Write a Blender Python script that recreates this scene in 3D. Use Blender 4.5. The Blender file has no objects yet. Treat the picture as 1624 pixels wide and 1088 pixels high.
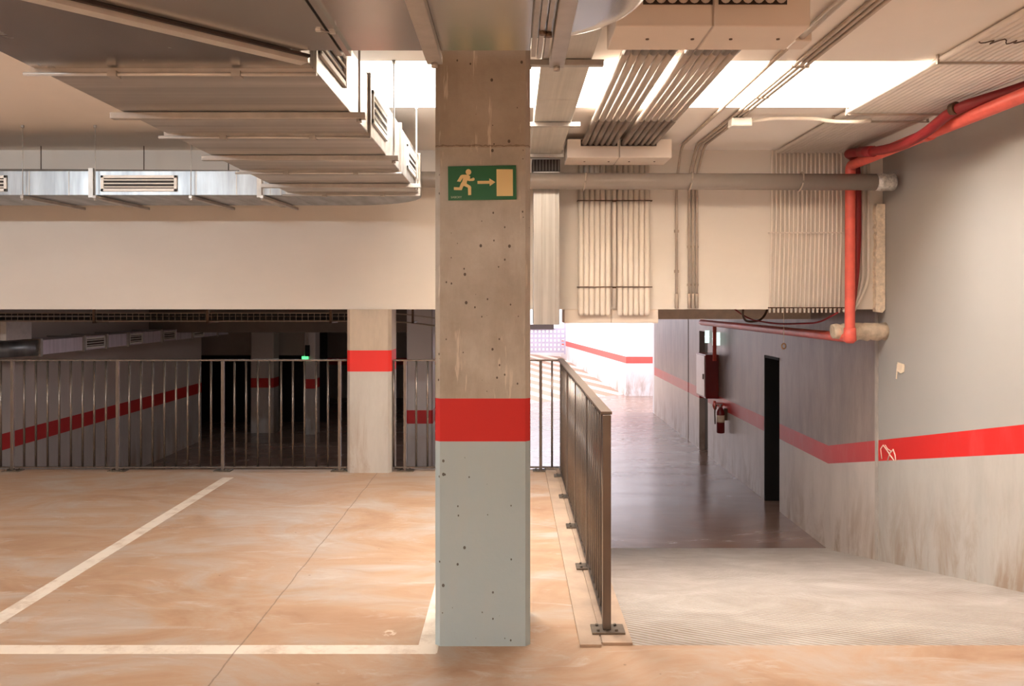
import bpy, bmesh, math, random
from mathutils import Vector, Matrix
random.seed(7)
scene = bpy.context.scene
COL = scene.collection
PI = math.pi

# ------------------------------------------------------------------ camera, world, exposure, lights
EYE = 1.52
F = 1280.0                       # focal length in pixels of the 1624 px wide frame
cam_data = bpy.data.cameras.new('camera')
cam_data.sensor_fit = 'HORIZONTAL'
cam_data.sensor_width = 36.0
cam_data.lens = F / 1624.0 * 36.0
cam_data.shift_y = -64.0 / 1624.0
cam_data.clip_end = 200
camera = bpy.data.objects.new('camera', cam_data)
COL.objects.link(camera)
camera.location = (0, 0, EYE)
camera.rotation_euler = (PI / 2, 0, 0)
scene.camera = camera

scene.view_settings.view_transform = 'Standard'
scene.view_settings.look = 'None'
scene.view_settings.gamma = 1.0
scene.view_settings.exposure = 0.48
scene.view_settings.use_curve_mapping = False
scene.cycles.max_bounces = 12
scene.cycles.diffuse_bounces = 7
scene.cycles.glossy_bounces = 5
scene.cycles.caustics_reflective = False
scene.cycles.caustics_refractive = False
scene.cycles.sample_clamp_indirect = 6.0

world = bpy.data.worlds.new('overcast_sky')
scene.world = world
world.use_nodes = True
bg = world.node_tree.nodes['Background']
bg.inputs['Color'].default_value = (0.97, 0.93, 1.0, 1)
bg.inputs['Strength'].default_value = 3.7

def area_light(name, loc, sx, sy, watts, color, rot=(0, 0, 0)):
    l = bpy.data.lights.new(name, 'AREA')
    l.shape = 'RECTANGLE'
    l.size, l.size_y = sx, sy
    l.energy = watts
    l.color = color
    o = bpy.data.objects.new(name, l)
    COL.objects.link(o)
    o.location = loc
    o.rotation_euler = rot
    return o
SKY_X0, SKY_X1, SKY_Y0, SKY_Y1 = -1.7, 2.75, 4.58, 5.66      # the skylight the photo shows
BACK_Y0, BACK_Y1 = -2.6, -1.2                                # unseen opening behind the camera, added for fill light
CEIL = 2.89
area_light('skylight_daylight', (0.15, (SKY_Y0 + SKY_Y1) / 2, CEIL + 0.85), 3.8, SKY_Y1 - SKY_Y0 - .1, 352, (1.0, 0.985, 0.965))
area_light('rear_fill_light', (-2.2, (BACK_Y0 + BACK_Y1) / 2, CEIL + 0.6), 2.8, BACK_Y1 - BACK_Y0 - .1, 330, (1.0, 0.97, 0.93))  # added fill from behind, stands for no known skylight
# fluorescent batten at the upper bay's left; added fill lights under the lower ceiling
area_light('bay_batten', (-4.6, 2.0, CEIL - .09), 1.5, .05, 58, (0.86, 0.95, 1.0), (math.radians(62), 0, 0))
for i_, (x_, y_, w_) in enumerate(((-2.6, 9.4, 15), (-3.0, 14.6, 2.6), (1.6, 10.6, 4), (1.6, 14.2, 14))):
    area_light('lower_fill_%d' % i_, (x_, y_, 1.70), 1.5, .06, w_, (1.0, 0.91, 0.90))  # unseen fill lights added to brighten the lower level

# ------------------------------------------------------------------ material helpers
class G:
    """small wrapper that writes shader graphs"""
    def __init__(self, name):
        self.m = bpy.data.materials.new(name)
        self.m.use_nodes = True
        self.t = self.m.node_tree
        self.b = self.t.nodes['Principled BSDF']
        self._pos = None
    def node(self, t, **kw):
        n = self.t.nodes.new(t)
        for k, v in kw.items():
            setattr(n, k, v)
        return n
    def put(self, sock, v):
        if v is None:
            return
        if isinstance(v, bpy.types.NodeSocket):
            self.t.links.new(v, sock)
        elif isinstance(v, (tuple, list)):
            sock.default_value = (*v, 1)[:4] if sock.type == 'RGBA' else v
        else:
            sock.default_value = v
    @property
    def pos(self):
        if self._pos is None:
            self._pos = self.node('ShaderNodeNewGeometry').outputs['Position']
        return self._pos
    def xyz(self):
        s = self.node('ShaderNodeSeparateXYZ')
        self.put(s.inputs[0], self.pos)
        return s.outputs
    def math(self, op, a, b=None, c=None, clamp=False):
        n = self.node('ShaderNodeMath', operation=op, use_clamp=clamp)
        for i, v in enumerate((a, b, c)):
            self.put(n.inputs[i], v)
        return n.outputs[0]
    def scale(self, v):
        n = self.node('ShaderNodeMapping')
        self.put(n.inputs['Vector'], self.pos)
        n.inputs['Scale'].default_value = v
        return n.outputs[0]
    def rot(self, a, s):
        n = self.node('ShaderNodeMapping')
        self.put(n.inputs['Vector'], self.pos)
        n.inputs['Rotation'].default_value = (0, 0, a)
        n.inputs['Scale'].default_value = s
        return n.outputs[0]
    def noise(self, scale, detail=5, rough=.6, vec=None, dist=0.0):
        n = self.node('ShaderNodeTexNoise')
        self.put(n.inputs['Vector'], vec or self.pos)
        n.inputs['Scale'].default_value = scale
        n.inputs['Detail'].default_value = detail
        n.inputs['Roughness'].default_value = rough
        n.inputs['Distortion'].default_value = dist
        return n.outputs['Fac']
    def voronoi(self, scale, vec=None, out='Distance'):
        n = self.node('ShaderNodeTexVoronoi')
        self.put(n.inputs['Vector'], vec or self.pos)
        n.inputs['Scale'].default_value = scale
        return n.outputs[out]
    def ramp(self, fac, stops):
        n = self.node('ShaderNodeValToRGB')
        self.put(n.inputs[0], fac)
        e = n.color_ramp.elements
        while len(e) < len(stops):
            e.new(0.5)
        for i, (p, c) in enumerate(stops):
            e[i].position = p
            e[i].color = (*c, 1) if isinstance(c, (tuple, list)) else (c, c, c, 1)
        return n.outputs[0]
    def mix(self, fac, a, b, mode='MIX'):
        n = self.node('ShaderNodeMix', data_type='RGBA', blend_type=mode)
        self.put(n.inputs[0], fac)
        self.put(n.inputs[6], a)
        self.put(n.inputs[7], b)
        return n.outputs[2]
    def band(self, v, lo, hi):
        return self.math('MULTIPLY', self.math('GREATER_THAN', v, lo), self.math('LESS_THAN', v, hi))
    def bump(self, h, strength=.3, dist=.01):
        n = self.node('ShaderNodeBump')
        n.inputs['Strength'].default_value = strength
        n.inputs['Distance'].default_value = dist
        self.put(n.inputs['Height'], h)
        self.put(self.b.inputs['Normal'], n.outputs[0])
    def done(self, color, rough=.6, metal=0.0, spec=None):
        self.put(self.b.inputs['Base Color'], color)
        self.put(self.b.inputs['Roughness'], rough)
        self.put(self.b.inputs['Metallic'], metal)
        if spec is not None:
            self.b.inputs['Specular IOR Level'].default_value = spec
        return self.m

def lin(r, g, b):
    f = lambda c: ((c / 255 + .055) / 1.055) ** 2.4 if c > 10 else c / 255 / 12.92
    return (f(r), f(g), f(b))

def simple(name, c, rough=.55, metal=0.0, vary=.12, scale=9, bump=0.0, spec=None):
    g = G(name)
    n = g.noise(scale, 4)
    d = tuple(x * (1 - vary) for x in c)
    l = tuple(min(1, x * (1 + vary)) for x in c)
    if bump:
        g.bump(g.noise(scale * 6, 3), bump, .004)
    return g.done(g.ramp(n, [(.3, d), (.7, l)]), rough, metal, spec)

RED = lin(214, 38, 34)
MAT = {}

def m_plaster(name, c, dirt=.12):
    g = G(name)
    a = g.noise(1.1, 6, .6)
    b = g.noise(14, 5, .65)
    streak = g.noise(1.0, 4, .6, g.scale((1.0, 1.0, 3.0)))
    col = g.ramp(a, [(.25, tuple(x * (1 - dirt) for x in c)), (.7, c)])
    col = g.mix(.35, col, g.ramp(streak, [(.3, tuple(x * .9 for x in c)), (.7, tuple(min(1, x * 1.05) for x in c))]))
    col = g.mix(g.math('MULTIPLY', b, .15), col, tuple(x * .85 for x in c))
    g.bump(b, .12, .004)
    return g.done(col, .75)
MAT['ceiling'] = m_plaster('ceiling_plaster', lin(248, 241, 233), .04)
MAT['wall'] = m_plaster('wall_plaster', lin(230, 222, 213), .08)
MAT['shaft'] = m_plaster('shaft_plaster', lin(240, 230, 215), .05)
MAT['white_wall'] = m_plaster('exterior_plaster', lin(240, 238, 238), .05)

def m_floor():
    g = G('bay_floor_concrete')
    x, y, z = g.xyz()
    warp = g.noise(1.2, 7, .62, g.rot(.5, (.8, 1.5, 1)), 1.6)
    fine = g.noise(9, 6, .7, g.rot(-.35, (.6, 1.7, 1)), .8)
    swirl = g.noise(2.6, 6, .7, g.rot(.25, (.5, 1.6, 1)), 2.8)
    col = g.ramp(warp, [(.30, lin(168, 130, 101)), (.47, lin(184, 152, 124)), (.62, lin(186, 171, 157)), (.78, lin(200, 195, 190))])
    col = g.mix(g.ramp(swirl, [(.55, 0.0), (.68, .5)]), col, lin(206, 200, 193))
    col = g.mix(g.ramp(swirl, [(.30, .5), (.40, 0.0)]), col, lin(168, 132, 104))
    col = g.mix(g.math('MULTIPLY', fine, .30), col, lin(164, 134, 110))
    # painted bay lines
    worn = g.ramp(g.noise(7, 5, .7), [(.30, .35), (.52, .92)])
    cross = g.math('MULTIPLY', g.band(y, 3.492, 3.583), g.math('LESS_THAN', x, -0.33))
    la = g.math('MULTIPLY', g.band(x, -2.512, -2.42), g.band(y, 3.55, 7.02))
    lb = g.math('MULTIPLY', g.band(x, -0.415, -0.325), g.band(y, 3.50, 7.02))
    line = g.math('MAXIMUM', g.math('MAXIMUM', cross, la), lb)
    col = g.mix(g.math('MULTIPLY', line, worn), col, lin(236, 224, 208))
    # saw-cut joint and the fine cracks across
    wob = g.math('MULTIPLY', g.math('SUBTRACT', g.noise(3.5, 5), .5), .03)
    jx = g.math('ABSOLUTE', g.math('ADD', g.math('ADD', x, 1.203), wob))
    col = g.mix(g.math('MULTIPLY', g.math('LESS_THAN', jx, .0036), .62), col, lin(110, 88, 70))
    jy = g.math('ABSOLUTE', g.math('ADD', g.math('SUBTRACT', y, 5.45), g.math('MULTIPLY', wob, 4)))
    col = g.mix(g.math('MULTIPLY', g.math('LESS_THAN', jy, .004), .35), col, lin(130, 104, 84))
    # small ring of paint
    dx = g.math('MULTIPLY', g.math('ADD', x, .567), 1.0)
    dy = g.math('MULTIPLY', g.math('SUBTRACT', y, 3.715), 1.0)
    r = g.math('SQRT', g.math('ADD', g.math('MULTIPLY', dx, dx), g.math('MULTIPLY', dy, dy)))
    col = g.mix(g.math('MULTIPLY', g.band(r, .014, .036), g.ramp(g.noise(28, 3), [(.42, 0.0), (.6, .7)])), col, lin(240, 226, 208))
    # dust and chips
    spk = g.math('MULTIPLY', g.math('LESS_THAN', g.voronoi(7.0), .045), g.math('GREATER_THAN', g.noise(1.7, 2), .52))
    col = g.mix(g.math('MULTIPLY', spk, .6), col, lin(120, 92, 70))
    g.bump(g.math('ADD', fine, g.math('MULTIPLY', warp, .5)), .10, .01)
    return g.done(col, g.ramp(swirl, [(.3, .38), (.7, .55)]))
MAT['floor'] = m_floor()

def m_ramp():
    g = G('grooved_ramp_concrete')
    x, y, z = g.xyz()
    n = g.noise(2.2, 7, .68, None, .8)
    f = g.noise(40, 4, .7)
    col = g.ramp(n, [(.3, lin(158, 150, 142)), (.55, lin(180, 174, 167)), (.75, lin(198, 194, 188))])
    # herringbone of scored lines
    d = g.math('ABSOLUTE', g.math('SUBTRACT', x, 2.35))
    v = g.math('ADD', g.math('MULTIPLY', y, 1.0), g.math('MULTIPLY', x, 1.15))
    v = g.math('ADD', v, g.math('MULTIPLY', g.noise(3, 3), .06))
    w = g.math('SINE', g.math('MULTIPLY', v, 2 * PI / .07))
    fade = g.ramp(g.math('DIVIDE', g.math('SUBTRACT', y, 3.5), 5), [(.05, 1.0), (.55, .25), (1.0, 0.0)])
    wear = g.ramp(g.noise(1.4, 4), [(.35, .25), (.65, 1.0)])
    amt = g.math('MULTIPLY', g.math('MULTIPLY', fade, wear), g.ramp(g.math('ADD', g.math('MULTIPLY', w, .5), .5), [(.45, 0.0), (.8, 1.0)]))
    col = g.mix(g.math('MULTIPLY', amt, 1.0), col, lin(124, 100, 80))
    col = g.mix(g.math('MULTIPLY', f, .30), col, lin(168, 146, 124))
    g.bump(g.math('ADD', g.math('MULTIPLY', f, .5), g.math('MULTIPLY', g.math('MULTIPLY', w, -.6), fade)), .9, .010)
    return g.done(col, .72)
MAT['ramp'] = m_ramp()

def m_lower_floor():
    g = G('lower_floor_concrete')
    n = g.noise(.8, 7, .65, g.scale((.5, 1.4, 1)), 1.5)
    f = g.noise(5, 5, .7, g.scale((.5, 2.2, 1)), .8)
    col = g.ramp(n, [(.3, lin(120, 94, 80)), (.55, lin(142, 116, 103)), (.75, lin(170, 148, 138))])
    col = g.mix(g.math('MULTIPLY', f, .35), col, lin(140, 118, 106))
    g.bump(f, .012, .01)
    return g.done(col, g.ramp(n, [(.3, .19), (.7, .30)]), 0.0, .68)
MAT['lower_floor'] = m_lower_floor()

def stripe_mat(name, top_c, low_c, off=0.0, sloped=False, rough=.55, tint=RED, wear=.1, grime=0.0):
    """wall paint: raw upper part, red band and painted lower part, by height over the floor beside it"""
    g = G(name)
    x, y, z = g.xyz()
    if sloped:                                   # the band climbs beside the ramp
        fl = g.math('MULTIPLY', g.math('SUBTRACT', y, 3.58), -1.08 / 4.92)
        fl = g.math('MAXIMUM', fl, -1.08)
        fl = g.math('MINIMUM', fl, 0.0)
        hh = g.math('SUBTRACT', z, fl)
    else:
        hh = g.math('SUBTRACT', z, off)
    a = g.noise(1.6, 6, .65)
    b = g.noise(5, 6, .7, g.scale((1, 1, .25)))
    f = g.noise(30, 4, .6)
    up = g.mix(g.math('MULTIPLY', a, .5), top_c, tuple(c * .82 for c in top_c))
    lo = g.mix(g.ramp(b, [(.4, 0.0), (.75, .6)]), low_c, tuple(c * .72 for c in low_c))
    lo = g.mix(g.ramp(a, [(.5, 0.0), (.7, .35)]), lo, tuple(min(1, c * 1.15) for c in low_c))
    foot = g.math('MULTIPLY', g.ramp(hh, [(.05, 1.0), (.75, 0.0)]), g.ramp(g.noise(3.2, 6, .7, g.scale((1, 1, .3)), .6), [(.46, 0.0), (.62, .75)]))
    lo = g.mix(foot, lo, lin(150, 122, 96))
    if grime:
        up = g.mix(g.ramp(b, [(.38, 0.0), (.62, grime)]), up, tuple(c * .6 for c in top_c))
    rd = g.mix(g.ramp(b, [(.5, 0.0), (.8, wear)]), tint, (tint[0] * .8 + .12, tint[1] + .14, tint[2] + .14))
    col = g.mix(g.math('LESS_THAN', hh, .905), up, lo)
    col = g.mix(g.band(hh, .905, 1.094), col, rd)
    g.bump(f, .10, .004)
    return g.done(col, rough)
MAT['right_wall'] = stripe_mat('right_wall_paint', lin(170, 166, 160), lin(184, 178, 170), sloped=True, wear=.25)
MAT['lane_wall'] = stripe_mat('lane_wall_paint_shaded', lin(158, 141, 132), lin(203, 191, 181), sloped=True, wear=.5, tint=lin(196, 60, 58), rough=.35, grime=.75)  # shade under the beam put in: upper part darker, lower part lighter
MAT['lower_wall'] = stripe_mat('lower_wall_paint', lin(205, 196, 190), lin(190, 184, 180), off=-1.08, tint=lin(190, 36, 36))
MAT['far_wall'] = stripe_mat('far_wall_paint', lin(240, 238, 240), lin(232, 228, 230), off=-1.08, tint=lin(232, 92, 84))
MAT['back_column'] = stripe_mat('back_column_paint', lin(200, 184, 166), lin(196, 192, 186), off=0.0, tint=lin(228, 46, 40), grime=.55)

def m_column():
    g = G('column_concrete')
    x, y, z = g.xyz()
    a = g.noise(2.4, 7, .65)
    b = g.noise(6, 6, .7, g.scale((1, 1, .22)))
    f = g.noise(45, 4, .6)
    raw = g.ramp(a, [(.3, lin(164, 157, 146)), (.5, lin(186, 181, 172)), (.72, lin(208, 205, 198))])
    hi = g.ramp(a, [(.3, lin(150, 138, 124)), (.6, lin(176, 165, 152)), (.8, lin(194, 185, 174))])
    raw = g.mix(g.math('GREATER_THAN', g.math('ADD', z, g.math('MULTIPLY', g.noise(4, 3), .02)), 2.215), raw, hi)
    raw = g.mix(g.ramp(b, [(.50, 0.0), (.75, .5)]), raw, lin(150, 136, 120))
    raw = g.mix(g.ramp(g.noise(9, 5, .7, g.scale((1.6, 1, .35))), [(.66, 0.0), (.74, .6)]), raw, lin(214, 204, 190))
    raw = g.mix(g.ramp(g.noise(7, 4, .7, g.scale((3.2, 1, .28))), [(.615, 0.0), (.65, .6)]), raw, lin(222, 214, 202))
    line = g.math('LESS_THAN', g.math('ABSOLUTE', g.math('SUBTRACT', z, g.math('ADD', 2.205, g.math('MULTIPLY', f, .02)))), .003)
    raw = g.mix(g.math('MULTIPLY', line, .6), raw, lin(100, 80, 62))
    grey = g.mix(g.math('MULTIPLY', a, .35), lin(174, 194, 204), lin(158, 178, 188))
    grey = g.mix(g.math('MULTIPLY', g.ramp(b, [(.5, 0.0), (.8, .3)]), 1.0), grey, lin(190, 192, 188))
    col = g.mix(g.math('LESS_THAN', z, .906), raw, grey)
    red = g.mix(g.math('MULTIPLY', a, .3), lin(206, 34, 32), lin(186, 30, 30))
    col = g.mix(g.band(z, .906, 1.096), col, red)
    # blow holes in the cast face
    v = g.node('ShaderNodeTexVoronoi')
    g.put(v.inputs['Vector'], g.scale((1, 1, .8)))
    v.inputs['Scale'].default_value = 17
    pick = g.node('ShaderNodeSeparateColor')
    g.put(pick.inputs[0], v.outputs['Color'])
    hole = g.math('MULTIPLY', g.math('LESS_THAN', v.outputs['Distance'], g.math('MULTIPLY', pick.outputs[1], .15)), g.math('GREATER_THAN', pick.outputs[0], .42))
    v2 = g.node('ShaderNodeTexVoronoi')
    g.put(v2.inputs['Vector'], g.scale((1, 1, .7)))
    v2.inputs['Scale'].default_value = 38
    pk2 = g.node('ShaderNodeSeparateColor')
    g.put(pk2.inputs[0], v2.outputs['Color'])
    hole2 = g.math('MULTIPLY', g.math('LESS_THAN', v2.outputs['Distance'], g.math('MULTIPLY', pk2.outputs[1], .20)), g.math('GREATER_THAN', pk2.outputs[0], .74))
    hole = g.math('MAXIMUM', hole, g.math('MULTIPLY', hole2, g.math('GREATER_THAN', g.noise(3.0, 3), .44)))
    hole = g.math('MULTIPLY', hole, g.math('SUBTRACT', 1.0, g.band(z, .90, 1.10)))
    col = g.mix(g.math('MULTIPLY', hole, .85), col, lin(62, 50, 42))
    g.bump(g.math('SUBTRACT', f, g.math('MULTIPLY', hole, 2.0)), .22, .005)
    return g.done(col, .6)
MAT['column'] = m_column()

def m_galv(name, c, rough=.28, streak=(1.0, 14.0, 14.0), amount=.25, metal=1.0):
    g = G(name)
    n = g.noise(2.2, 5, .6, g.scale(streak))
    p = g.noise(5, 4, .6)
    col = g.ramp(n, [(.3, tuple(x * (1 - amount) for x in c)), (.7, tuple(min(1, x * (1 + amount * .6)) for x in c))])
    col = g.mix(g.ramp(p, [(.4, 0.0), (.8, .35)]), col, tuple(x * .78 for x in c))
    return g.done(col, g.ramp(p, [(.2, rough * .92), (.8, rough * 1.1)]), metal)
MAT['duct'] = m_galv('galvanised_duct_steel', (.55, .53, .51), .42, (.12, 6, 6), .34, .9)
MAT['duct_cross'] = m_galv('galvanised_duct_steel_smooth', (.72, .70, .67), .22, (3, .4, 3), .10, .9)
MAT['duct_dark'] = m_galv('galvanised_duct_steel_dull', (.46, .43, .41), .26, (3, .4, 3), .14, .95)
MAT['duct_low'] = m_galv('low_duct_sheet_daylit', lin(226, 217, 228), .4, (2, 9, .5), .22, .35)  # lavender daylight from the lane put into the sheet colour
MAT['duct_bright'] = m_galv('galvanised_duct_steel_bright', (.38, .40, .42), .42, (4, 1, .4), .45, .9)
MAT['flat_duct'] = m_galv('flat_duct_sheet', (.70, .66, .60), .45, (18, .4, 3), .12, .75)
MAT['drop'] = m_galv('drop_duct_steel', (.60, .59, .57), .36, (16, 4, .4), .2, .9)
MAT['strut'] = simple('zinc_strut', (.46, .43, .40), .42, .55, .12, 12)
MAT['edge'] = simple('bright_edge_steel', (.60, .57, .53), .35, .35, .08, 12)
MAT['white_pipe'] = simple('ivory_plastic_pipe', lin(234, 224, 213), .42, 0, .05, 6)
MAT['ceiling_tube'] = simple('ivory_tube', lin(188, 174, 161), .32, 0, .07, 8)
MAT['shade_collar'] = simple('grey_collar_and_shade', lin(132, 118, 108), .3, .2, .08, 8)
MAT['box'] = simple('ivory_plastic_housing', lin(230, 216, 203), .5, 0, .03, 3)
MAT['grey_pipe'] = simple('grey_pvc_pipe', lin(156, 146, 138), .24, 0, .06, 4)
MAT['conduit'] = simple('galvanised_conduit', lin(186, 172, 158), .45, .25, .1, 14)
MAT['red_pipe'] = simple('red_painted_pipe', lin(226, 100, 86), .42, 0, .10, 10)
MAT['dark_red_pipe'] = simple('dark_red_corrugated_pipe', lin(138, 30, 34), .5, 0, .1, 16)
MAT['railing'] = simple('bronze_brown_railing_paint', lin(122, 111, 103), .27, .65, .06, 10)
MAT['railing_top'] = simple('bronze_handrail_paint', lin(128, 114, 103), .36, .5, .06, 10)
MAT['plate'] = simple('railing_foot_steel', lin(120, 108, 96), .5, .6, .15, 30)
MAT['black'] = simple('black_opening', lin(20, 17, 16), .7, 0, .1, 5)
MAT['dark'] = simple('dark_louvre', lin(52, 40, 34), .6, 0, .2, 20)
MAT['grille'] = simple('grille_enamel', lin(236, 233, 228), .45, 0, .04, 8)
MAT['brown'] = simple('brown_card_duct', lin(150, 122, 98), .7, 0, .1, 6)
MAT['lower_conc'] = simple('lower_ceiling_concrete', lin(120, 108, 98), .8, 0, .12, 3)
MAT['sign_green'] = simple('sign_green', lin(30, 104, 66), .45, 0, .03, 4)
MAT['sign_cream'] = simple('photoluminescent_cream', lin(232, 208, 150), .5, 0, .03, 4)
MAT['sign_text'] = simple('sign_lettering', lin(190, 206, 178), .5, 0, .02, 4)
MAT['cabinet_red'] = simple('cabinet_red_enamel', lin(120, 20, 24), .3, 0, .06, 6)
MAT['cabinet_glare'] = simple('cabinet_glare_front', lin(236, 226, 226), .3, 0, .03, 6)  # daylight glare on the red cabinet's front, painted white
MAT['pale_sign'] = simple('pale_mint_sign', lin(222, 246, 238), .4, 0, .02, 6)
MAT['wrap'] = simple('pipe_insulation_wrap', lin(196, 178, 156), .8, 0, .22, 14, .5)
MAT['foam'] = simple('ragged_foam_strip', lin(236, 220, 200), .85, 0, .2, 30, .6)
MAT['tie'] = simple('tie_wire', lin(96, 72, 54), .5, .3, .1, 20)
MAT['paper'] = simple('torn_paper', lin(236, 218, 192), .7, 0, .08, 20)
MAT['brass'] = simple('brass_ring', lin(196, 160, 120), .4, .5, .1, 20)
MAT['gate'] = simple('gate_steel', lin(170, 166, 184), .45, .2, .06, 6)
MAT['door'] = simple('steel_door', lin(120, 114, 108), .5, 0, .06, 5)
MAT['chalk'] = simple('dried_paint_smear', lin(240, 214, 196), .7, 0, .1, 30)

def m_emit(name, c, s):
    g = G(name)
    g.b.inputs['Emission Color'].default_value = (*c, 1)
    g.b.inputs['Emission Strength'].default_value = s
    return g.done(c, .4)
MAT['lit_sign'] = m_emit('lit_green_sign', (.10, .85, .25), 1.3)
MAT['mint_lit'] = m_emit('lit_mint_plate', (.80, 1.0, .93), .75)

def m_exit_ramp():
    g = G('striped_exit_ramp')
    x, y, z = g.xyz()
    v = g.math('ADD', g.math('MULTIPLY', x, .9), g.math('MULTIPLY', y, .5))
    w = g.math('SINE', g.math('MULTIPLY', v, 2 * PI / .8))
    col = g.mix(g.ramp(g.math('ADD', g.math('MULTIPLY', w, .5), .5), [(.3, 0.0), (.45, 1.0)]), lin(216, 198, 182), lin(150, 120, 98))
    return g.done(col, .6)
MAT['exit_ramp'] = m_exit_ramp()

# ------------------------------------------------------------------ mesh helpers
class MB:
    def __init__(self):
        self.v, self.f, self.s = [], [], []
    def add(self, vs, fs, smooth=False):
        o = len(self.v)
        self.v += [tuple(p) for p in vs]
        for f in fs:
            self.f.append(tuple(i + o for i in f))
            self.s.append(smooth)
        return self
    def box(self, x0, x1, y0, y1, z0, z1):
        vs = [(x, y, z) for z in (z0, z1) for y in (y0, y1) for x in (x0, x1)]
        return self.add(vs, [(0, 2, 3, 1), (4, 5, 7, 6), (0, 1, 5, 4), (2, 6, 7, 3), (0, 4, 6, 2), (1, 3, 7, 5)])
    def prism(self, pts, lo, hi, axis='z', smooth=False):
        """extrude a polygon (list of 2-D points) along an axis"""
        def mk(a, b, c):
            return {'z': (a, b, c), 'y': (a, c, b), 'x': (c, a, b)}[axis]
        n = len(pts)
        vs = [mk(a, b, lo) for a, b in pts] + [mk(a, b, hi) for a, b in pts]
        fs = [tuple(range(n))[::-1], tuple(range(n, 2 * n))]
        self.add(vs, fs)
        side = [(i, (i + 1) % n, n + (i + 1) % n, n + i) for i in range(n)]
        o = len(self.v) - 2 * n
        for f in side:
            self.f.append(tuple(i + o for i in f))
            self.s.append(smooth)
        return self
    def bar(self, a, b, w, h, up=(0, 0, 1)):
        """a box from a to b, w wide and h high"""
        a, b, up = Vector(a), Vector(b), Vector(up)
        d = (b - a).normalized()
        s = d.cross(up)
        if s.length < 1e-4:
            s = d.cross(Vector((1, 0, 0)))
        s.normalize()
        u = s.cross(d)
        vs = []
        for p in (a, b):
            for i, j in ((-1, -1), (1, -1), (1, 1), (-1, 1)):
                vs.append(p + s * (w / 2 * i) + u * (h / 2 * j))
        return self.add(vs, [(0, 1, 2, 3), (7, 6, 5, 4), (0, 4, 5, 1), (1, 5, 6, 2), (2, 6, 7, 3), (3, 7, 4, 0)])
    def tube(self, path, r, seg=12, caps=True, bend=0.0, radii=None):
        pts = [Vector(p) for p in path]
        if bend and len(pts) > 2:
            out = [pts[0]]
            for i in range(1, len(pts) - 1):
                p, a, b = pts[i], pts[i - 1], pts[i + 1]
                d = min(bend, (a - p).length * .45, (b - p).length * .45)
                s, e = p + (a - p).normalized() * d, p + (b - p).normalized() * d
                for k in range(7):
                    t = k / 6
                    out.append(s * (1 - t) ** 2 + p * 2 * t * (1 - t) + e * t * t)
            out.append(pts[-1])
            pts = out
        n = len(pts)
        t0 = (pts[1] - pts[0]).normalized()
        ref = Vector((0, 0, 1)) if abs(t0.z) < .9 else Vector((1, 0, 0))
        u = t0.cross(ref).normalized()
        vs = []
        for i, p in enumerate(pts):
            t = (pts[min(i + 1, n - 1)] - pts[max(i - 1, 0)]).normalized()
            u = (u - t * u.dot(t)).normalized()
            w = t.cross(u)
            rr = radii[i] if radii else r
            for k in range(seg):
                a = 2 * PI * k / seg
                vs.append(p + (u * math.cos(a) + w * math.sin(a)) * rr)
        fs = [(i * seg + k, i * seg + (k + 1) % seg, (i + 1) * seg + (k + 1) % seg, (i + 1) * seg + k) for i in range(n - 1) for k in range(seg)]
        o = len(self.v)
        self.add(vs, fs, True)
        if caps:
            self.f.append(tuple(o + k for k in range(seg))[::-1]); self.s.append(False)
            self.f.append(tuple(o + (n - 1) * seg + k for k in range(seg))); self.s.append(False)
        return self
    def build(self, name, mat, parent=None, bevel=0.0):
        me = bpy.data.meshes.new(name)
        if parent is not None:
            L = Vector(WORLD[parent.name])
        else:
            xs, ys, zs = zip(*self.v)
            L = Vector(((min(xs) + max(xs)) / 2, (min(ys) + max(ys)) / 2, min(zs)))
        me.from_pydata([tuple(Vector(p) - L) for p in self.v], [], self.f)
        me.polygons.foreach_set('use_smooth', self.s)
        me.update()
        bm = bmesh.new(); bm.from_mesh(me)
        bmesh.ops.recalc_face_normals(bm, faces=bm.faces)
        bm.to_mesh(me); bm.free()
        me.materials.append(MAT[mat] if isinstance(mat, str) else mat)
        o = bpy.data.objects.new(name, me)
        COL.objects.link(o)
        if parent is not None:
            o.parent = parent
        else:
            o.location = L
        WORLD[o.name] = L
        if bevel:
            b = o.modifiers.new('bevel', 'BEVEL')
            b.width = bevel; b.segments = 2 if bevel < .02 else 6; b.limit_method = 'ANGLE'
        return o
WORLD = {}

def tag(o, label, cat, group=None):
    o['label'] = label
    o['category'] = cat
    if group:
        o['group'] = group
    return o
def thing(name, loc, label, cat, group=None):
    o = bpy.data.objects.new(name, None)
    o.empty_display_size = .1
    COL.objects.link(o)
    o.location = loc
    WORLD[o.name] = Vector(loc)
    return tag(o, label, cat, group)
def struct(name, mb, mat):
    o = mb.build(name, mat)
    o['kind'] = 'structure'
    return o
def px(x, y, d):
    """the point d metres ahead that the photograph shows at pixel x, y"""
    return Vector(((x - 812) / F * d, d, EYE - (y - 480) / F * d))
ORD = ['first', 'second', 'third', 'fourth', 'fifth', 'sixth', 'seventh', 'eighth', 'ninth', 'tenth', 'eleventh', 'twelfth', 'thirteenth', 'fourteenth', 'fifteenth', 'sixteenth', 'seventeenth', 'eighteenth']

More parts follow.
